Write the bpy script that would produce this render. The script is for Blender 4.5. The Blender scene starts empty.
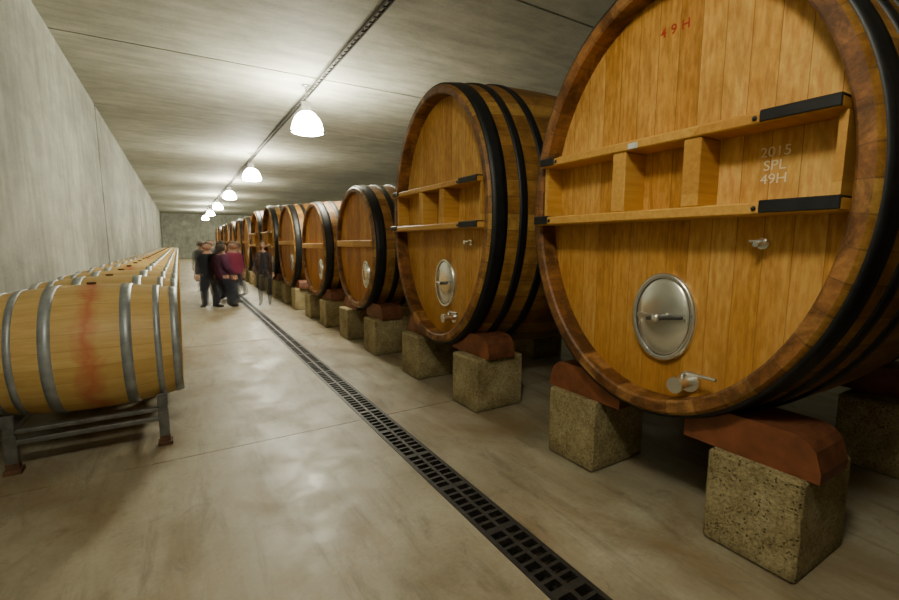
import bpy, math, random
from mathutils import Vector, Matrix
random.seed(7)
scene = bpy.context.scene
COL = scene.collection

# ------------------------------------------------------------------ node helpers
class NT:
    def __init__(s, name):
        s.m = bpy.data.materials.new(name); s.m.use_nodes = True
        s.t = s.m.node_tree; s.n = s.t.nodes; s.l = s.t.links
        s.b = s.n["Principled BSDF"]
    def new(s, typ, **kw):
        n = s.n.new(typ)
        for k, v in kw.items(): setattr(n, k, v)
        return n
    def plug(s, sock, v):
        if isinstance(v, (int, float, tuple, list)):
            if isinstance(v, (tuple, list)) and len(v) == 3 and sock.type == 'RGBA': v = (*v, 1)
            sock.default_value = v
        else: s.l.new(v, sock)
    def math(s, op, a, b=None, c=None, clamp=False):
        n = s.new('ShaderNodeMath', operation=op, use_clamp=clamp)
        s.plug(n.inputs[0], a)
        if b is not None: s.plug(n.inputs[1], b)
        if c is not None: s.plug(n.inputs[2], c)
        return n.outputs[0]
    def obj(s):
        return s.new('ShaderNodeTexCoord').outputs['Object']
    def scale(s, vec, sc, loc=(0, 0, 0)):
        n = s.new('ShaderNodeMapping'); s.l.new(vec, n.inputs['Vector'])
        n.inputs['Scale'].default_value = sc; n.inputs['Location'].default_value = loc
        return n.outputs[0]
    def noise(s, vec, scale, detail=4, rough=.55, dist=0):
        n = s.new('ShaderNodeTexNoise'); s.l.new(vec, n.inputs['Vector'])
        n.inputs['Scale'].default_value = scale; n.inputs['Detail'].default_value = detail
        n.inputs['Roughness'].default_value = rough; n.inputs['Distortion'].default_value = dist
        return n.outputs['Fac']
    def ramp(s, fac, stops):
        n = s.new('ShaderNodeValToRGB'); s.plug(n.inputs[0], fac)
        e = n.color_ramp.elements
        while len(e) < len(stops): e.new(.5)
        for i, (p, c) in enumerate(stops):
            e[i].position = p; e[i].color = (*c, 1) if isinstance(c, tuple) else (c, c, c, 1)
        return n.outputs[0]
    def mix(s, f, a, b, mode='MIX'):
        n = s.new('ShaderNodeMix', data_type='RGBA', blend_type=mode)
        s.plug(n.inputs[0], f); s.plug(n.inputs[6], a); s.plug(n.inputs[7], b)
        return n.outputs[2]
    def bump(s, h, st=.3, dist=.01):
        n = s.new('ShaderNodeBump'); s.plug(n.inputs['Height'], h)
        n.inputs['Strength'].default_value = st; n.inputs['Distance'].default_value = dist
        s.l.new(n.outputs[0], s.b.inputs['Normal'])
    def out(s, col, rough=.6, metal=0, spec=None):
        s.plug(s.b.inputs['Base Color'], col); s.plug(s.b.inputs['Roughness'], rough)
        s.plug(s.b.inputs['Metallic'], metal)
        if spec is not None: s.plug(s.b.inputs['Specular IOR Level'], spec)
        return s.m

def simple(name, col, rough=.6, metal=0, var=.25, nscale=12, alpha=1.0):
    t = NT(name); o = t.obj(); f = t.noise(o, nscale, 5)
    d = tuple(c * (1 - var) for c in col); l = tuple(min(1, c * (1 + var)) for c in col)
    t.out(t.ramp(f, [(.3, d), (.7, l)]), rough, metal)
    if alpha < 1: t.b.inputs['Alpha'].default_value = alpha
    return t.m

def concrete(name, dark, mid, light, sc=(1, 1, 1), rough=.75, stain=None, bump=.25, spec=.3, roughvar=None, streak=None):
    t = NT(name); o = t.obj(); v = t.scale(o, sc)
    big = t.noise(v, .55, 5, .6, .6); med = t.noise(v, 2.6, 6, .65, .3); fine = t.noise(o, 38, 4, .7)
    f = t.math('ADD', t.math('MULTIPLY', big, .55), t.math('MULTIPLY', med, .45))
    c = t.ramp(f, [(.36, dark), (.5, mid), (.63, light)])
    c = t.mix(.35, c, t.ramp(fine, [(.3, .35), (.7, .65)]), 'OVERLAY')
    if streak:
        sn = t.noise(t.scale(o, streak), 3.0, 5, .6)
        c = t.mix(.42, c, t.ramp(sn, [(.35, .32), (.65, .64)]), 'OVERLAY')
    if stain:
        s1 = t.noise(t.scale(o, (1.2, .6, 1), (3, 7, 0)), 1.1, 7, .68, 1.0)
        c = t.mix(t.math('MULTIPLY', t.ramp(s1, [(.45, 0.), (.66, 1.)]), .85), c, stain)
        s2 = t.noise(t.scale(o, (1.5, .35, 1), (11, 2, 0)), 1.7, 6, .6, .5)
        c = t.mix(t.math('MULTIPLY', t.ramp(s2, [(.5, 0.), (.72, 1.)]), .5), c, light)
        s3 = t.noise(t.scale(o, (3.0, .5, 1), (1, 5, 0)), 2.2, 6, .7, .5)
        c = t.mix(t.math('MULTIPLY', t.ramp(s3, [(.52, 0.), (.68, 1.)]), .6), c, (.12, .095, .055))
        s4 = t.noise(t.scale(o, (1, 1, 1), (9, 3, 0)), 5.5, 5, .7, 1.0)
        c = t.mix(t.math('MULTIPLY', t.ramp(s4, [(.58, 0.), (.70, 1.)]), .4), c, (.10, .085, .055))
    t.bump(t.math('ADD', fine, t.math('MULTIPLY', med, .6)), bump, .006)
    if roughvar:
        r = t.new('ShaderNodeMapRange'); t.l.new(med, r.inputs[0])
        r.inputs[1].default_value = .35; r.inputs[2].default_value = .65
        r.inputs[3].default_value = roughvar[0]; r.inputs[4].default_value = roughvar[1]
        rough = r.outputs[0]
    return t.out(c, rough, 0, spec)

def wood_head(name, c0, c1, c2, plank=.125, rough=.5):
    t = NT(name); o = t.obj()
    sep = t.new('ShaderNodeSeparateXYZ'); t.l.new(o, sep.inputs[0])
    y = t.math('DIVIDE', t.math('ADD', sep.outputs[1], 10.03), plank)
    cell = t.math('FLOOR', y); fr = t.math('FRACT', y)
    wn = t.new('ShaderNodeTexWhiteNoise', noise_dimensions='1D'); t.l.new(cell, wn.inputs['W'])
    cmb = t.new('ShaderNodeCombineXYZ'); t.l.new(sep.outputs[0], cmb.inputs[0]); t.l.new(sep.outputs[1], cmb.inputs[1])
    t.l.new(t.math('ADD', sep.outputs[2], t.math('MULTIPLY', wn.outputs[0], 9.)), cmb.inputs[2])
    g = t.noise(t.scale(cmb.outputs[0], (20, 20, 1.1)), 2.2, 6, .65, .5)
    fl = t.noise(t.scale(cmb.outputs[0], (60, 30, 8)), 1.4, 3, .6)
    big = t.noise(o, 1.5, 5, .6)
    f = t.math('ADD', t.math('MULTIPLY', g, .42), t.math('ADD', t.math('MULTIPLY', wn.outputs[0], .24), t.math('MULTIPLY', big, .34)))
    c = t.ramp(f, [(.33, c0), (.5, c1), (.68, c2)])
    c = t.mix(.4, c, t.ramp(fl, [(.35, .22), (.6, .66)]), 'OVERLAY')
    edge = t.math('LESS_THAN', t.math('MINIMUM', fr, t.math('SUBTRACT', 1., fr)), .016)
    c = t.mix(t.math('MULTIPLY', edge, .6), c, (.10, .035, .008))
    w2 = t.noise(t.scale(o, (1, 2.2, .8)), 2.4, 6, .7, .8)
    c = t.mix(t.math('MULTIPLY', t.ramp(w2, [(.48, 0.), (.72, 1.)]), .55), c, tuple(q * .7 for q in c0))
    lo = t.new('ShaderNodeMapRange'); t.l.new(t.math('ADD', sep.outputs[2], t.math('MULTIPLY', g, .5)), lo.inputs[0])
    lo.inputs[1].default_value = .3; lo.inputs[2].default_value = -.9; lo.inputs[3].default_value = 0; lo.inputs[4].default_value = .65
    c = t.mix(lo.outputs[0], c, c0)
    t.bump(t.math('SUBTRACT', t.math('MULTIPLY', g, .4), edge), .25, .004)
    return t.out(c, rough, 0, .3)

def wood_stave(name, c0, c1, c2, n, rough=.5, stain=False, seam=.6, hi=.72, sw=.03, wnf=.4, grime=0):
    """staves running along local X, seams by angle about the X axis"""
    t = NT(name); o = t.obj()
    sep = t.new('ShaderNodeSeparateXYZ'); t.l.new(o, sep.inputs[0])
    ang = t.math('ARCTAN2', sep.outputs[2], sep.outputs[1])
    y = t.math('MULTIPLY', t.math('ADD', ang, 4.), n / (2 * math.pi))
    cell = t.math('FLOOR', y); fr = t.math('FRACT', y)
    wn = t.new('ShaderNodeTexWhiteNoise', noise_dimensions='1D'); t.l.new(cell, wn.inputs['W'])
    cmb = t.new('ShaderNodeCombineXYZ')
    t.l.new(t.math('ADD', sep.outputs[0], t.math('MULTIPLY', wn.outputs[0], 7.)), cmb.inputs[0])
    t.l.new(sep.outputs[1], cmb.inputs[1]); t.l.new(sep.outputs[2], cmb.inputs[2])
    g = t.noise(t.scale(cmb.outputs[0], (1.2, 18, 18)), 2.2, 6, .65, .4)
    f = t.math('ADD', t.math('MULTIPLY', g, 1 - wnf), t.math('MULTIPLY', wn.outputs[0], wnf))
    c = t.ramp(f, [(.22, c0), (.5, c1), (hi, c2)])
    if grime:
        gn = t.noise(o, 4.5, 6, .7, .6)
        c = t.mix(t.math('MULTIPLY', t.ramp(gn, [(.40, 0.), (.60, 1.)]), grime), c, tuple(q * .35 for q in c0))
    edge = t.math('LESS_THAN', t.math('MINIMUM', fr, t.math('SUBTRACT', 1., fr)), sw)
    c = t.mix(t.math('MULTIPLY', edge, seam), c, (.10, .05, .02))
    if stain:
        nz = t.noise(t.scale(o, (1, 1, 1)), 6, 5, .6, .5)
        ax = t.math('ABSOLUTE', t.math('ADD', sep.outputs[0], t.math('MULTIPLY', t.math('SUBTRACT', nz, .5), .26)))
        m = t.math('SUBTRACT', 1., t.math('DIVIDE', ax, .10), clamp=True)
        c = t.mix(t.math('MULTIPLY', m, .75), c, (.48, .10, .05))
    t.bump(t.math('SUBTRACT', t.math('MULTIPLY', g, .4), edge), .25, .004)
    return t.out(c, rough, 0, .35)

M = {}
M['ceil'] = concrete('ceiling_concrete', (.31, .315, .26), (.39, .395, .325), (.48, .485, .41), (.8, 1.1, 1), streak=(.25, 1.6, 1))
M['wall'] = concrete('wall_concrete', (.225, .23, .19), (.32, .325, .27), (.43, .435, .37), (1, .5, 1.0), bump=.35, streak=(1, 2.0, .3))
M['floor'] = concrete('floor_concrete', (.205, .172, .112), (.295, .253, .172), (.38, .34, .245), (1, .8, 1), stain=(.20, .13, .06), bump=.10, spec=.45, roughvar=(.34, .6))
M['dark'] = simple('joint_dark', (.02, .018, .015), .9)
def pits():
    t = NT('pitted_block'); o = t.obj()
    v = t.new('ShaderNodeTexVoronoi'); t.l.new(o, v.inputs['Vector']); v.inputs['Scale'].default_value = 60
    n1 = t.noise(o, 4, 6, .65); n2 = t.noise(o, 60, 4, .7)
    c = t.ramp(n1, [(.3, (.21, .16, .07)), (.5, (.35, .28, .14)), (.7, (.47, .39, .215))])
    c = t.mix(.65, c, t.ramp(n2, [(.35, .26), (.65, .72)]), 'OVERLAY')
    hole = t.ramp(v.outputs['Distance'], [(.12, 1.), (.36, 0.)])
    nm = t.math('MULTIPLY', hole, t.ramp(t.noise(o, 24, 2), [(.46, 0.), (.56, 1.)]))
    c = t.mix(t.math('MULTIPLY', nm, .75), c, (.07, .05, .022))
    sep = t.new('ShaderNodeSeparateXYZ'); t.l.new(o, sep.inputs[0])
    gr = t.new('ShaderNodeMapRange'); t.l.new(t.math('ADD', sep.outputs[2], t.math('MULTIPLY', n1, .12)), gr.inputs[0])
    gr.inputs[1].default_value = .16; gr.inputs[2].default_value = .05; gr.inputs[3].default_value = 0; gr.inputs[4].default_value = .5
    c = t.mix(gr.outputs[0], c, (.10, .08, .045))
    t.bump(t.math('SUBTRACT', n2, t.math('MULTIPLY', nm, 1.5)), 1.0, .02)
    return t.out(c, .92, 0, .2)
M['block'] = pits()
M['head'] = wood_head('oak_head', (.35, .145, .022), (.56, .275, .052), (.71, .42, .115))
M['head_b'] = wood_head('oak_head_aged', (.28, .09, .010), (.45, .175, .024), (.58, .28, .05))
M['rim'] = wood_stave('stave_ends', (.15, .055, .014), (.29, .12, .032), (.41, .20, .06), 44, seam=.6, sw=.02, grime=.85)
M['stave'] = wood_stave('cask_staves', (.15, .06, .010), (.32, .15, .03), (.50, .285, .07), 44, grime=.45)
M['barrel'] = wood_stave('barrel_staves', (.46, .285, .085), (.57, .37, .125), (.66, .46, .18), 26, .5, seam=.3, sw=.018, wnf=.25)
M['barrel_s'] = wood_stave('barrel_staves_stained', (.46, .285, .085), (.57, .37, .125), (.66, .46, .18), 26, .5, True, seam=.3, sw=.018, wnf=.25)
M['bhead'] = wood_head('barrel_head', (.42, .25, .085), (.55, .36, .14), (.66, .46, .2), .09)
M['galv'] = simple('galvanised_hoop', (.33, .355, .37), .42, .45, .3, 9)
M['iron'] = simple('black_iron', (.010, .010, .011), .5, .2, .4)
M['steel'] = simple('stainless', (.84, .84, .79), .24, .95, .05, 3)
M['steel_d'] = simple('steel_gasket', (.10, .10, .095), .4, .6)
M['brace'] = wood_stave('oak_brace', (.38, .17, .028), (.55, .285, .055), (.67, .39, .10), 1, .5, seam=0)
M['saddle'] = simple('red_saddle_wood', (.19, .058, .02), .5, 0, .45, 6)
M['saddle_e'] = simple('saddle_end_grain', (.13, .042, .016), .6, 0, .4, 12)
M['grate'] = simple('cast_iron_grate', (.035, .031, .026), .5, .4, .4, 20)
M['rack'] = simple('rack_steel', (.17, .17, .16), .45, .6, .3, 10)
M['rust'] = simple('rusty_foot', (.12, .06, .03), .8, .3, .4, 18)
M['tray'] = simple('cable_tray', (.05, .05, .05), .5, .5)
M['lampmetal'] = simple('lamp_housing', (.35, .35, .34), .4, .7)
M['red'] = simple('stencil_red', (.38, .03, .006), .7)
M['chalk'] = simple('chalk', (.92, .78, .5), .8, 0, .1, 30, .85)
M['label'] = simple('paper_label', (.55, .58, .55), .6)
def emis(name, col, st):
    t = NT(name); t.out((.8, .8, .75), .5)
    t.b.inputs['Emission Color'].default_value = (*col, 1); t.b.inputs['Emission Strength'].default_value = st
    return t.m
M['glow'] = emis('lamp_diffuser', (1, .965, .77), 230)
M['glow_fill'] = emis('fill_lamp_diffuser', (1, .95, .76), 82)  # dimmer glow for the added fill lamp only

# ------------------------------------------------------------------ mesh builder
class MB:
    def __init__(s): s.v = []; s.f = []; s.m = []; s.sm = []; s.mats = []
    def mi(s, key):
        if key not in s.mats: s.mats.append(key)
        return s.mats.index(key)
    def add(s, vs, fs, key, smooth=False, mat=None):
        b = len(s.v); k = s.mi(key)
        for p in vs:
            p = Vector(p)
            s.v.append(mat @ p if mat else p)
        for f in fs: s.f.append([b + i for i in f]); s.m.append(k); s.sm.append(smooth)
    def box(s, a, b, key, mat=None, bev=0):
        x0, y0, z0 = a; x1, y1, z1 = b
        if bev:
            c = bev; vs = []; X = (x0, x1); Y = (y0, y1); Z = (z0, z1); idx = {}
            for i in (0, 1):
                for j in (0, 1):
                    for k in (0, 1):
                        sx = c if i == 0 else -c; sy = c if j == 0 else -c; sz = c if k == 0 else -c
                        idx[i, j, k, 0] = len(vs); vs.append((X[i], Y[j] + sy, Z[k] + sz))
                        idx[i, j, k, 1] = len(vs); vs.append((X[i] + sx, Y[j], Z[k] + sz))
                        idx[i, j, k, 2] = len(vs); vs.append((X[i] + sx, Y[j] + sy, Z[k]))
            fs = []
            for i in (0, 1):
                fs.append([idx[i, 0, 0, 0], idx[i, 1, 0, 0], idx[i, 1, 1, 0], idx[i, 0, 1, 0]])
                fs.append([idx[0, i, 0, 1], idx[1, i, 0, 1], idx[1, i, 1, 1], idx[0, i, 1, 1]])
                fs.append([idx[0, 0, i, 2], idx[1, 0, i, 2], idx[1, 1, i, 2], idx[0, 1, i, 2]])
            for i in (0, 1):
                for j in (0, 1):
                    fs.append([idx[i, j, 0, 0], idx[i, j, 1, 0], idx[i, j, 1, 1], idx[i, j, 0, 1]])
                    fs.append([idx[i, 0, j, 0], idx[i, 1, j, 0], idx[i, 1, j, 2], idx[i, 0, j, 2]])
                    fs.append([idx[0, i, j, 1], idx[1, i, j, 1], idx[1, i, j, 2], idx[0, i, j, 2]])
                    for k in (0, 1): fs.append([idx[i, j, k, 0], idx[i, j, k, 1], idx[i, j, k, 2]])
            s.add(vs, fs, key, False, mat); return
        vs = [(x0, y0, z0), (x1, y0, z0), (x1, y1, z0), (x0, y1, z0), (x0, y0, z1), (x1, y0, z1), (x1, y1, z1), (x0, y1, z1)]
        s.add(vs, [(0, 3, 2, 1), (4, 5, 6, 7), (0, 1, 5, 4), (1, 2, 6, 5), (2, 3, 7, 6), (3, 0, 4, 7)], key, False, mat)
    def loft(s, prof, key, A=1, B=1, n=64, cap0=False, cap1=False, smooth=True, mat=None):
        vs = []
        for (x, k, e) in prof:
            for i in range(n):
                a = 2 * math.pi * i / n
                vs.append((x, (A * k + e) * math.cos(a), (B * k + e) * math.sin(a)))
        fs = []
        for r in range(len(prof) - 1):
            for i in range(n):
                j = (i + 1) % n
                fs.append((r * n + i, r * n + j, (r + 1) * n + j, (r + 1) * n + i))
        s.add(vs, fs, key, smooth, mat)
        if cap0: s.add(vs[:n], [list(range(n))], key, False, mat)
        if cap1: s.add(vs[-n:], [list(range(n))], key, False, mat)
    def tube(s, pts, rad, key, n=8, smooth=True):
        pts = [Vector(p) for p in pts]
        if isinstance(rad, (int, float)): rad = [rad] * len(pts)
        vs = []; 
        for i, p in enumerate(pts):
            d = (pts[min(i + 1, len(pts) - 1)] - pts[max(i - 1, 0)]).normalized()
            u = Vector((0, 0, 1)) if abs(d.z) < .9 else Vector((1, 0, 0))
            a = d.cross(u).normalized(); b = d.cross(a).normalized()
            for k in range(n):
                t = 2 * math.pi * k / n
                vs.append(p + (a * math.cos(t) + b * math.sin(t)) * rad[i])
        fs = []
        for r in range(len(pts) - 1):
            for i in range(n):
                j = (i + 1) % n
                fs.append((r * n + i, r * n + j, (r + 1) * n + j, (r + 1) * n + i))
        s.add(vs, fs, key, smooth)
        s.add(vs[:n], [list(range(n))], key); s.add(vs[-n:], [list(range(n))], key)
    def ball(s, c, r, key, nu=14, nv=9, fn=None):
        vs = []; 
        for j in range(nv + 1):
            ph = math.pi * j / nv
            for i in range(nu):
                th = 2 * math.pi * i / nu
                p = Vector((r[0] * math.sin(ph) * math.cos(th), r[1] * math.sin(ph) * math.sin(th), r[2] * math.cos(ph)))
                if fn: p = fn(p)
                vs.append(p + Vector(c))
        fs = []
        for j in range(nv):
            for i in range(nu):
                k = (i + 1) % nu
                fs.append((j * nu + i, (j + 1) * nu + i, (j + 1) * nu + k, j * nu + k))
        s.add(vs, fs, key, True)
    def mesh(s, name):
        me = bpy.data.meshes.new(name)
        me.from_pydata([tuple(v) for v in s.v], [], s.f)
        for k in s.mats: me.materials.append(M[k])
        me.polygons.foreach_set('material_index', s.m); me.polygons.foreach_set('use_smooth', s.sm)
        me.update()
        import bmesh
        bm = bmesh.new(); bm.from_mesh(me); bmesh.ops.recalc_face_normals(bm, faces=bm.faces); bm.to_mesh(me); bm.free()
        return me
    def obj(s, name, loc=(0, 0, 0), parent=None):
        return place(name, s.mesh(name), loc, parent)

def place(name, me, loc=(0, 0, 0), parent=None):
    o = bpy.data.objects.new(name, me); COL.objects.link(o); o.location = loc
    if parent: o.parent = parent
    return o

# ------------------------------------------------------------------ room
CEIL = 4.7; XL = -1.42; XR = 10.5; Y0 = -6.0; Y1 = 56.0
fy = [Y0, -.3] + [3.74 + 4.1 * i for i in range(13)]; fy = [y for y in fy if y < Y1 - 1] + [Y1]
b = MB()
DX0, DX1 = 1.335, 1.575
for a, c in zip(fy[:-1], fy[1:]):
    for x0, x1 in ((XL, DX0), (DX1, XR)):
        b.box((x0, a + .005, -.3), (x1, c - .005, 0), 'floor')
b.box((XL, Y0, -.35), (XR, Y1, -.3), 'dark')
b.box((DX0 + .001, Y0, -.3), (DX1 - .001, Y1, -.16), 'dark')
b.obj('floor')
b = MB()
cy = [Y0, .75] + [4.83 + 4.1 * i for i in range(13)]; cy = [y for y in cy if y < Y1 - 1] + [Y1]
for a, c in zip(cy[:-1], cy[1:]):
    b.box((XL, a + .02, CEIL), (XR, c - .02, CEIL + .2), 'ceil')
b.box((XL, Y0, CEIL + .2), (XR, Y1, CEIL + .25), 'dark')
b.obj('ceiling')
b = MB()
wy = [Y0, 1.0, 13.2, 25.4, 37.6, Y1]
for a, c in zip(wy[:-1], wy[1:]):
    b.box((XL - .2, a + .08, 0), (XL, c - .08, CEIL), 'wall')
b.box((XL - .25, Y0, 0), (XL - .2, Y1, CEIL), 'dark')
b.obj('wall_left')
b = MB(); b.box((XR, Y0, 0), (XR + .2, Y1, CEIL), 'wall'); b.obj('wall_right')
b = MB(); b.box((XL - .2, Y1, 0), (XR + .2, Y1 + .2, CEIL), 'wall'); b.obj('wall_back')
b = MB(); b.box((XL - .2, Y0 - .2, 0), (XR + .2, Y0, CEIL), 'wall'); b.obj('wall_front')

# drain grating
b = MB()
gx0, gx1 = DX0, DX1
for x0, x1 in ((gx0 + .002, gx0 + .03), (gx1 - .03, gx1 - .002), ((gx0 + gx1) / 2 - .012, (gx0 + gx1) / 2 + .012)):
    b.box((x0, Y0 + .1, -.035), (x1, Y1 - .1, .003), 'grate')
y = Y0 + .1; k = 0
while y < 40:
    w = .045 if k % 7 == 0 else .02
    b.box((gx0 + .01, y, -.03), (gx1 - .01, y + w, .0025), 'grate')
    y += w + .05; k += 1
b.obj('drain_grating')

# ------------------------------------------------------------------ big casks
def prof_k(x, L, bulge): return 1 + bulge * (1 - (2 * x / L - 1) ** 2)
HXS = .14
def cask_mesh(name, A, B, L=2.4, bulge=.085, shelf=True, head='head', n=96, hatch=(-.04, -.68), detail=True, hat_r=(.20, .26)):
    b = MB()
    P = [(L * i / 24, prof_k(L * i / 24, L, bulge), 0) for i in range(25)]
    b.loft([(.0, 1, -.02)] + [(.022, 1, .0)] + P[1:], 'stave', A, B, n, False, True)
    kin = -.085
    hx = HXS if shelf else .065
    b.loft([(0, 1, -.02), (0, 1, kin + .012), (.012, 1, kin)], 'rim', A, B, n, smooth=False)
    b.loft([(.012, 1, kin), (hx, 1, kin)], 'rim', A, B, n)
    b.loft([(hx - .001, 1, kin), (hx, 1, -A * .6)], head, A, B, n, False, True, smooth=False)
    for x0, x1 in ((.025, .17), (.30, .38), (.55, .63), (L - .63, L - .55), (L - .38, L - .30), (L - .15, L - .02)):
        pr = [(x0, prof_k(x0, L, bulge), -.002)]
        for i in range(4):
            x = x0 + (x1 - x0) * i / 3; pr.append((x, prof_k(x, L, bulge), .012))
        pr.append((x1, prof_k(x1, L, bulge), -.002))
        b.loft(pr, 'iron', A, B, n)
    def half(z): 
        q = 1 - (z / (B + kin)) ** 2
        return (A + kin) * math.sqrt(max(q, .01))
    if shelf:
        zt, zb = .33, -.12
        for (z0, z1, dep) in ((zt - .05, zt, -.055), (zb, zb + .055, -.07)):
            w = min(half(z0), half(z1)) - .003
            b.box((dep, -w, z0), (hx, w, z1), 'brace', bev=.007)
        w = half(zt + .05) - .01
        b.box((hx - .05, -w, zt + .002), (hx, w, zt + .04), 'brace', bev=.005)
        for yc in (.19, -.25):
            b.box((-.045, yc - .045, zb + .057), (hx, yc + .045, zt - .052), 'brace', bev=.005)
        for sgn in (-1, 1):
            w = half(.3) - .004
            ya, yb = sorted((sgn * w, sgn * (w - .03)))
            b.box((.0, ya, zb + .057), (hx, yb, zt - .052), 'brace')
        for z0, z1, dep in ((zt - .05, zt, -.055), (zb, zb + .055, -.07)):
            for sgn, ln in ((1, .13), (-1, .29)):
                w = half(max(abs(z0), abs(z1))) - .004
                ya, yb = sorted((sgn * w, sgn * (w - ln)))
                b.box((dep - .008, ya, z0 + .006), (dep + .02, yb, z1 + .004), 'iron', bev=.003)
                b.box((dep - .004, ya, z1 - .002), (hx - .05, yb, z1 + .007), 'iron', bev=.002)
                ye = yb if sgn < 0 else ya
                b.ball((dep - .006, ye - sgn * .02, (z0 + z1) / 2), (.008, .011, .011), 'iron', 8, 6)
    else:
        w = half(.12) - .01
        b.box((-.01, -w, .02), (hx, w, .12), 'brace', bev=.008)
    hy, hz = hatch; T = Matrix.Translation((0, hy, hz)); R, R2 = hat_r
    b.loft([(hx, 1, 0), (hx - .03, 1, 0), (hx - .036, 1, -.012), (hx - .03, 1, -.028)], 'steel', R, R2, 48, mat=T)
    b.loft([(hx - .03, 1, -.028), (hx - .022, 1, -.034)], 'steel_d', R, R2, 48, mat=T)
    b.loft([(hx - .024, 1, -.033), (hx - .034, .8, 0), (hx - .040, .4, 0), (hx - .042, .12, 0), (hx - .042, .02, 0)], 'steel', R, R2, 48, False, True, mat=T)
    if detail:
        b.tube([(hx - .03, hy, hz), (hx - .09, hy, hz)], .018, 'steel_d', 12)
        b.tube([(hx - .085, hy - .16, hz + .02), (hx - .075, hy, hz), (hx - .085, hy + .06, hz - .01)], [.009, .013, .011], 'steel_d', 8)
        b.ball((hx - .095, hy, hz), (.016, .025, .025), 'steel')
        b.box((hx - .052, hy - .15, hz - .014), (hx - .03, hy + .15, hz + .014), 'steel', bev=.003)
        tz = hz - .345; ty = hy - .18
        b.tube([(hx, ty, tz), (hx - .02, ty, tz)], .06, 'steel', 20)
        b.tube([(hx - .02, ty, tz), (hx - .13, ty, tz)], .032, 'steel', 16)
        b.tube([(hx - .13, ty, tz), (hx - .155, ty, tz)], .045, 'steel', 16)
        b.tube([(hx - .08, ty, tz), (hx - .08, ty, tz + .055), (hx - .085, ty - .03, tz + .068), (hx - .10, ty - .19, tz + .07)], [.012, .013, .011, .011], 'steel', 8)
        sy, sz = -.54, -.25
        b.tube([(hx, sy, sz), (hx - .03, sy, sz)], .028, 'steel', 14)
        b.tube([(hx - .03, sy, sz), (hx - .10, sy, sz - .004)], .013, 'steel', 10)
        b.tube([(hx - .08, sy - .03, sz + .012), (hx - .08, sy + .035, sz + .012)], .009, 'steel', 8)
        b.ball((hx - .08, sy - .034, sz + .012), (.014, .014, .014), 'steel')
    return b.mesh(name)

CX = 2.30
specs = [
    (1.61, .975, 1.237, 1.847, 's'), (4.14, 1.00, 1.31, 1.855, 's'),
    (6.68, .88, .92, 1.52, 'r'), (9.15, .90, .92, 1.47, 'r'), (11.75, .98, 1.0, 1.53, 'r'),
    (14.4, 1.02, 1.08, 1.60, 's2'), (17.0, 1.02, 1.08, 1.60, 's2'), (19.6, .98, 1.05, 1.57, 'r')]
yy = 22.2
for i in range(6): specs.append((yy, 1.0, 1.06, 1.58, 'far')); yy += 2.6
specs.append((-.92, .985, 1.237, 1.847, 's')); specs.append((-3.5, .985, 1.237, 1.847, 's'))
far_me = None
BT = .51
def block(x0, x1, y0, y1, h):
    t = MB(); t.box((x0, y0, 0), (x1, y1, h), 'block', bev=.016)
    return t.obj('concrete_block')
def saddle(yc, A, B, zc, sgn, X0, L, bulge, xs):
    t = MB(); N = 24
    d0, d1 = .22, .86
    top = BT + .205
    rows = []
    for x in xs:
        k = prof_k(x - X0, L, bulge); a, bb = A * k, B * k
        row = []
        for i in range(N + 1):
            d = d0 + (d1 - d0) * i / N
            ze = zc - bb * math.sqrt(max(1 - (d / a) ** 2, 0)) - .016 if d < a else 9
            z = min(ze, top)
            if d > d1 - .13:
                q = (d - (d1 - .13)) / .13
                z = min(z, BT + .05 + (.155) * math.sqrt(max(0, 1 - q * q)))
            row.append((d, max(z, BT + .012)))
        rows.append(row)
    vs = []; 
    for x, row in zip(xs, rows):
        for d, z in row: vs.append((x, yc + sgn * d, z))
        for d, z in row: vs.append((x, yc + sgn * d, BT + .001))
    W = 2 * (N + 1); side = []; tp = []
    for i in range(N):
        side.append((i, i + 1, N + 2 + i, N + 1 + i)); side.append((W + i, W + i + 1, W + N + 2 + i, W + N + 1 + i))
        tp.append((i, i + 1, W + i + 1, W + i)); tp.append((N + 1 + i, N + 2 + i, W + N + 2 + i, W + N + 1 + i))
    ends = [(0, N + 1, W + N + 1, W), (N, 2 * N + 1, W + 2 * N + 1, W + N)]
    t.add(vs, side, 'saddle'); t.add(vs, tp + ends, 'saddle_e')
    return t.obj('wooden_saddle')

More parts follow.
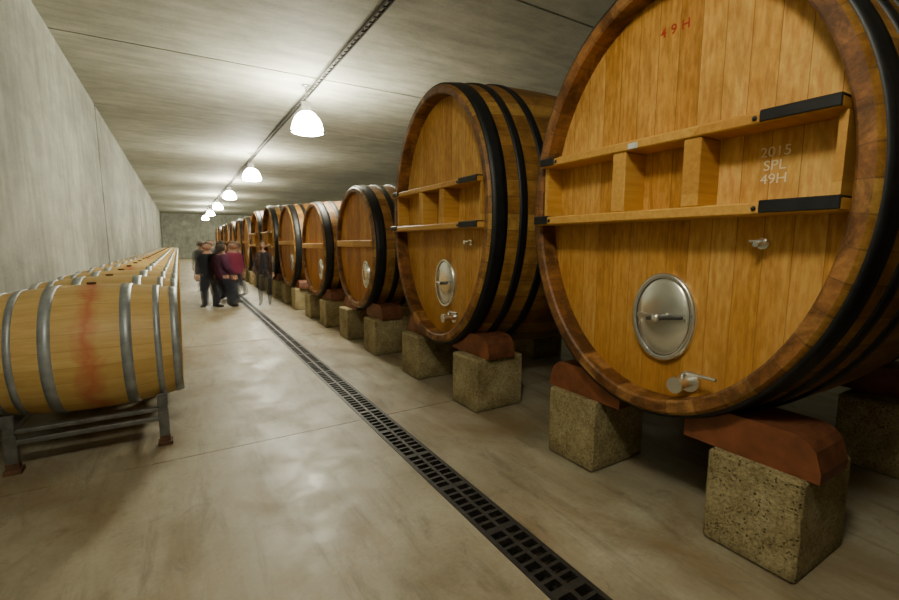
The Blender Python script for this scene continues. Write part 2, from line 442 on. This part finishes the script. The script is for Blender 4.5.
for i, (yc, A, B, zc, ty) in enumerate(specs):
    L, bu = 2.4, .085
    if ty == 's': me = cask_mesh('oak_cask', A, B, L, bu, True)
    elif ty == 's2': me = cask_mesh('oak_cask', A, B, L, bu, True, 'head_b', 64, (-.1, -.6), False, (.17, .2))
    elif ty == 'r': me = cask_mesh('oak_cask', A, B, L, bu, False, 'head_b', 72, (-.42, -.38), False, (.13, .2))
    else:
        if not far_me: far_me = cask_mesh('oak_cask', A, B, L, bu, False, 'head_b', 48, (-.1, -.5), False, (.15, .18))
        me = far_me
    ob = place('oak_cask', me, (CX, yc, zc))
    if i == 0:
        R = Matrix(((0, 0, -1, 0), (-1, 0, 0, 0), (0, 1, 0, 0), (0, 0, 0, 1)))
        def txt(s, y, z, size, mat, nm, sp=1.0):
            cu = bpy.data.curves.new(nm, 'FONT'); cu.body = s; cu.size = size; cu.align_x = 'CENTER'
            cu.extrude = .0005; cu.space_character = sp; cu.space_line = .95; cu.materials.append(M[mat])
            if mat == 'red': cu.offset = .0012
            o = bpy.data.objects.new(nm, cu); COL.objects.link(o); o.parent = ob
            m = Matrix.Translation((HXS - .004, y, z)) @ R; o.matrix_local = m
        txt('49H', .0, .91, .072, 'red', 'stencil_number', 1.7)
        txt('2015\nSPL\n49H', -.55, .16, .066, 'chalk', 'chalk_note')
        t = MB(); t.box((-.062, .06, .285), (-.0552, .12, .315), 'label'); t.obj('paper_label', (0, 0, 0), ob)
    bx = CX + (.06 if i == 0 else .0)
    for sgn in (-1, 1):
        ya, yb = sorted((yc + sgn * .385, yc + sgn * .82))
        block(bx, bx + .56, ya, yb, BT)
        saddle(yc, A, B, zc, sgn, CX, L, bu, (CX + .11, CX + .42))
        block(CX + L - .62, CX + L - .07, ya, yb, BT)
        saddle(yc, A, B, zc, sgn, CX, L, bu, (CX + L - .42, CX + L - .11))

# ------------------------------------------------------------------ small wine barrels on racks
def barrel_mesh(mat):
    b = MB(); H = .56; n = 56
    def r(x): return .485 - .06 * (abs(x) / H) ** 2
    P = [(-H + 2 * H * i / 24) for i in range(25)]
    b.loft([(x, 0, r(x)) for x in P], mat, 0, 0, n)
    for s in (-1, 1):
        b.loft([(s * H, 0, r(H)), (s * H, 0, r(H) - .022), (s * (H - .035), 0, r(H) - .026)], mat, 0, 0, n, smooth=False)
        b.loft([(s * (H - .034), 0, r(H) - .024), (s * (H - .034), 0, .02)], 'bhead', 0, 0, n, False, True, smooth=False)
        for c, w in ((.53, .055), (.415, .042), (.225, .068)):
            x0, x1 = s * (c - w / 2), s * (c + w / 2)
            b.loft([(x0, 0, r(x0) - .001), (x0, 0, r(x0) + .006), (x1, 0, r(x1) + .006), (x1, 0, r(x1) - .001)], 'galv', 0, 0, n)
    b.tube([(0, 0, .478), (0, 0, .50)], .03, 'rim', 14)
    return b.mesh('wine_barrel')
bm_s = barrel_mesh('barrel_s'); bm_n = barrel_mesh('barrel')
NB = 34; PIT = 1.035; BY = 4.37
for i in range(NB):
    o = place('wine_barrel', bm_s if i in (0, 3, 7) else bm_n, (-.595, BY + PIT * i, .80))
    o.rotation_euler[0] = 0.0 if i == 0 else random.uniform(-.12, .12)
def rack_mesh():
    b = MB(); y0, y1 = -.30, PIT + .30
    for x in (-.45, .45):
        b.box((x - .03, y0, .275), (x + .03, y1, .327), 'rack', bev=.004)
        for y in (y0 + .03, y1 - .03):
            b.box((x - .035, y - .03, .012), (x + .035, y + .03, .275), 'rack', bev=.004)
            b.box((x - .05, y - .05, 0), (x + .05, y + .05, .03), 'rust', bev=.003)
            b.box((x - .036, y - .031, .03), (x + .036, y + .031, .075), 'rust')
            b.box((x - .035, y - .035, .327), (x + .035, y - .01, .42), 'rack', bev=.004)
    for y in (y0 + .03, y1 - .03):
        b.box((-.42, y - .02, .20), (.42, y + .02, .235), 'rack', bev=.004)
        b.box((-.42, y - .025, .28), (.42, y + .025, .31), 'rack', bev=.004)
    return b.mesh('barrel_rack')
rm = rack_mesh()
for i in range(NB // 2): place('barrel_rack', rm, (-.64, BY + 2 * PIT * i, 0))

# ------------------------------------------------------------------ lamps, tray
def lamp_mesh(glow):
    b = MB(); R = Matrix.Rotation(-math.pi / 2, 4, 'Y')
    def lf(pr, key, n=36, **kw): b.loft([(z, 0, r) for z, r in pr], key, 0, 0, n, mat=R, **kw)
    lf([(0, .07), (-.03, .07), (-.035, .02)], 'lampmetal')
    lf([(-.03, .012), (-.34, .012)], 'lampmetal', 10)
    lf([(-.32, .03), (-.33, .085), (-.36, .095), (-.50, .10), (-.52, .12)], 'lampmetal', cap0=True)
    lf([(-.52, .12), (-.55, .16), (-.62, .225), (-.72, .275), (-.84, .305), (-.90, .31)], glow)
    lf([(-.90, .31), (-.895, .33), (-.915, .33), (-.915, .30)], 'lampmetal')
    lf([(-.90, .30), (-.93, .22), (-.945, .05)], glow, cap1=True)
    return b.mesh('added_fill_lamp')
lm = lamp_mesh('glow'); LX = 2.36
for y in (9.4, 17.3, 25.2, 33.1, 41.0, 48.9): place('added_fill_lamp', lm, (LX, y, CEIL))
place('added_fill_lamp', lamp_mesh('glow_fill'), (-.1, .35, CEIL))  # unseen fill lamp above the camera, added to light the near cask heads
b = MB(); tx = LX + .12
for x in (tx - .04, tx + .04):
    b.box((x - .009, Y0 + .05, CEIL - .085), (x + .009, Y1 - .05, CEIL - .045), 'tray')
y = Y0 + .2
while y < Y1 - .2:
    b.box((tx - .04, y, CEIL - .08), (tx + .04, y + .025, CEIL - .06), 'tray'); y += .16
for k in range(15): b.box((tx - .012, Y0 + .5 + k * 4, CEIL - .06), (tx + .012, Y0 + .53 + k * 4, CEIL - .002), 'tray')
b.obj('cable_tray')

# ------------------------------------------------------------------ visitors
M['eye'] = simple('eye', (.02, .015, .01), .3)
def person(loc, ang, h, top, leg, hairc, skin=(.45, .25, .16), stride=.12, alpha=1.0, longhair=False, armf=.1, jacket=0, blur=.05):
    uid = 'p%d' % len(bpy.data.materials)
    # the long exposure caught each visitor several times along the walk: translucent impressions
    if blur: alpha = 1 - (1 - alpha) ** .5
    M[uid + 't'] = simple('clothes_top', top, .85, 0, .2, 15, alpha)
    M[uid + 'l'] = simple('trousers', leg, .85, 0, .2, 15, alpha)
    M[uid + 's'] = simple('skin', skin, .55, 0, .08, 15, alpha)
    M[uid + 'h'] = simple('hair', hairc, .6, 0, .3, 30, alpha)
    M[uid + 'b'] = simple('shoes', (.02, .018, .016), .5, 0, .2, 15, alpha)
    S = h / 1.72
    V = []; R = []; E = []
    def v(p, r, par=None):
        V.append(p); R.append(r)
        if par is not None: E.append((par, len(V) - 1))
        return len(V) - 1
    pel = v((0, 0, .95), (.16, .12)); sp = v((0, .0, 1.10), (.15, .115), pel)
    ch = v((0, -.01, 1.28), (.17, .125), sp); nb = v((0, -.01, 1.42), (.09, .075), ch)
    nk = v((0, .0, 1.50), (.052, .052), nb); v((0, .01, 1.56), (.048, .05), nk)
    W = {}
    for s in (-1, 1):
        sh = v((s * .165, -.01, 1.385), (.07, .07), nb)
        el = v((s * .225, -.03 + s * armf * .3, 1.11), (.055, .055), sh)
        fa = v((s * .235, .04 + s * armf * .6, .98), (.043, .043), el)
        wr = (s * .235, .09 + s * armf, .87); v(wr, (.027, .027), fa); W[s] = wr
        hp = v((s * .095, 0, .87), (.105, .105), pel)
        kn = v((s * .105, .04 + s * stride * .5, .49), (.074, .074), hp)
        cf = v((s * .108, -.0 + s * stride * .8, .34), (.066, .066), kn)
        an = v((s * .11, -.03 + s * stride, .09), (.045, .047), cf)
        v((s * .12, .09 + s * stride, .045), (.042, .035), an)
        v((s * .125, .16 + s * stride, .035), (.034, .026), len(V) - 1)
    me = bpy.data.meshes.new('sk'); me.from_pydata(V, E, [])
    tmp = bpy.data.objects.new('sk', me); COL.objects.link(tmp)
    md = tmp.modifiers.new('s', 'SKIN'); md.use_smooth_shade = True
    for i, r in enumerate(R): me.skin_vertices[0].data[i].radius = r
    me.skin_vertices[0].data[0].use_root = True
    sd = tmp.modifiers.new('d', 'SUBSURF'); sd.levels = 1; sd.render_levels = 1
    dg = bpy.context.evaluated_depsgraph_get(); dg.update()
    bmesh_ = bpy.data.meshes.new_from_object(tmp.evaluated_get(dg)); bpy.data.objects.remove(tmp)
    bmesh_.materials.clear()
    for k in 'tlsb': bmesh_.materials.append(M[uid + k])
    for p in bmesh_.polygons:
        c = p.center; p.use_smooth = True
        if c.z > 1.465: p.material_index = 2
        elif abs(c.x) > .17 and c.z < .90 and c.z > .8: p.material_index = 2
        elif c.z > .90 - jacket or (abs(c.x) > .19 and c.z > .8): p.material_index = 0
        elif c.z < .10: p.material_index = 3
        else: p.material_index = 1
    root = bpy.data.objects.new('visitor', None); COL.objects.link(root)
    root.empty_display_size = .2
    b = MB(); sk = uid + 's'; hr = uid + 'h'; hc = Vector((0, .02, 1.635))
    def hd(p):
        q = p.copy(); zz = q.z / .115
        if zz < 0: q.x *= 1 + .28 * zz; q.y *= 1 + .12 * zz
        if q.y > .05 and abs(q.x) < .03 and -.5 < zz < .05: q.y += .018
        if q.y > .04 and abs(q.x) > .02 and abs(zz - .05) < .13: q.y -= .008
        return q
    b.ball(hc, (.076, .094, .115), sk, 24, 18, hd)
    b.tube([hc + Vector((0, .088, .015)), hc + Vector((0, .112, -.018)), hc + Vector((0, .09, -.027))], [.008, .014, .01], sk, 8)
    b.tube([hc + Vector((-.022, .088, -.052)), hc + Vector((0, .094, -.053)), hc + Vector((.022, .088, -.052))], .005, 'red', 6)
    for s in (-1, 1):
        b.ball(hc + Vector((s * .03, .083, .008)), (.012, .008, .007), 'eye', 10, 6)
        b.ball(hc + Vector((s * .077, -.002, -.008)), (.009, .018, .03), sk, 10, 8)
        b.tube([hc + Vector((s * .015, .093, .03)), hc + Vector((s * .045, .08, .032))], .004, hr, 6)
    def hf(p):
        q = p.copy()
        if q.y > .02 and q.z < .05: q.y = .02; q.x *= .92; 
        if q.z < -.04 and not longhair: q.z = -.04 + (q.z + .04) * .2; q.y *= .9
        return q
    b.ball(hc + Vector((0, -.012, .014)), (.086, .098, .118 if not longhair else .125), hr, 24, 16, hf)
    if longhair:
        b.tube([hc + Vector((0, -.06, .0)), hc + Vector((0, -.085, -.12)), hc + Vector((0, -.085, -.24))], [.07, .065, .03], hr, 12)
    hm = b.mesh('head')
    b = MB()
    for s in (-1, 1):
        w = Vector(W[s])
        b.tube([w + Vector((0, 0, .02)), w + Vector((0, .008, -.03)), w + Vector((0, .014, -.085))], [.024, .036, .032], sk, 10)
        for j, ln in enumerate((.07, .082, .076, .058)):
            o = w + Vector((-s * .004, .036 - j * .019, -.075)); bend = -s * 1
            b.tube([o, o + Vector((bend * .006, .003, -ln * .5)), o + Vector((bend * .022, .004, -ln * .85)), o + Vector((bend * .034, .004, -ln))], [.0095, .0088, .008, .006], sk, 7)
        o = w + Vector((-s * .005, .035, -.03))
        b.tube([o, o + Vector((-s * .01, .028, -.03)), o + Vector((-s * .014, .036, -.06))], [.012, .010, .007], sk, 7)
    hm2 = b.mesh('hands')
    ca, sa = math.cos(-ang), math.sin(-ang)
    for d in ((-blur, 0, blur) if blur else (0,)):
        off = (ca * d, sa * d, 0)
        place('body', bmesh_, off, root); place('head', hm, off, root); place('hands', hm2, off, root)
    root.location = loc; root.rotation_euler = (0, 0, ang); root.scale = (S, S, S)
    return root
person((.60, 12.7, 0), math.radians(160), 1.58, (.012, .014, .022), (.012, .014, .024), (.02, .014, .01), stride=.10, alpha=.8, blur=.04)
person((.88, 12.3, 0), math.radians(-60), 1.56, (.06, .012, .04), (.012, .014, .022), (.03, .018, .01), longhair=True, stride=.14, jacket=.12, alpha=.85, blur=.04)
person((1.20, 13.0, 0), math.radians(200), 1.60, (.26, .03, .07), (.02, .02, .035), (.02, .015, .01), stride=.12, alpha=.65, blur=.05)
person((1.02, 14.2, 0), math.radians(30), 1.62, (.03, .02, .035), (.02, .02, .03), (.02, .015, .01), stride=.12, alpha=.7, blur=.04)
person((1.48, 14.8, 0), math.radians(100), 1.58, (.18, .04, .08), (.03, .03, .04), (.10, .06, .03), stride=.15, alpha=.55, blur=.05)
person((.62, 16.8, 0), math.radians(10), 1.62, (.04, .04, .05), (.03, .03, .04), (.03, .02, .015), stride=.14, alpha=.5)
person((1.0, 18.6, 0), math.radians(170), 1.66, (.10, .09, .09), (.04, .04, .05), (.03, .02, .015), stride=.10, alpha=.5)
person((1.84, 12.3, 0), math.radians(165), 1.62, (.02, .02, .025), (.02, .02, .025), (.03, .02, .015), stride=.05, alpha=.42, blur=0)

# ------------------------------------------------------------------ world + camera
w = bpy.data.worlds.new('world'); scene.world = w; w.use_nodes = True
w.node_tree.nodes['Background'].inputs[0].default_value = (.02, .02, .018, 1)
cam = bpy.data.cameras.new('camera'); cam.lens = 17.82; cam.sensor_width = 36; cam.sensor_fit = 'HORIZONTAL'
cam.clip_start = .05; cam.clip_end = 200
co = bpy.data.objects.new('camera', cam); COL.objects.link(co)
co.location = (0, 0, 1.6); co.rotation_euler = (math.radians(90 - 7.3), 0, math.radians(-31.15))
scene.camera = co
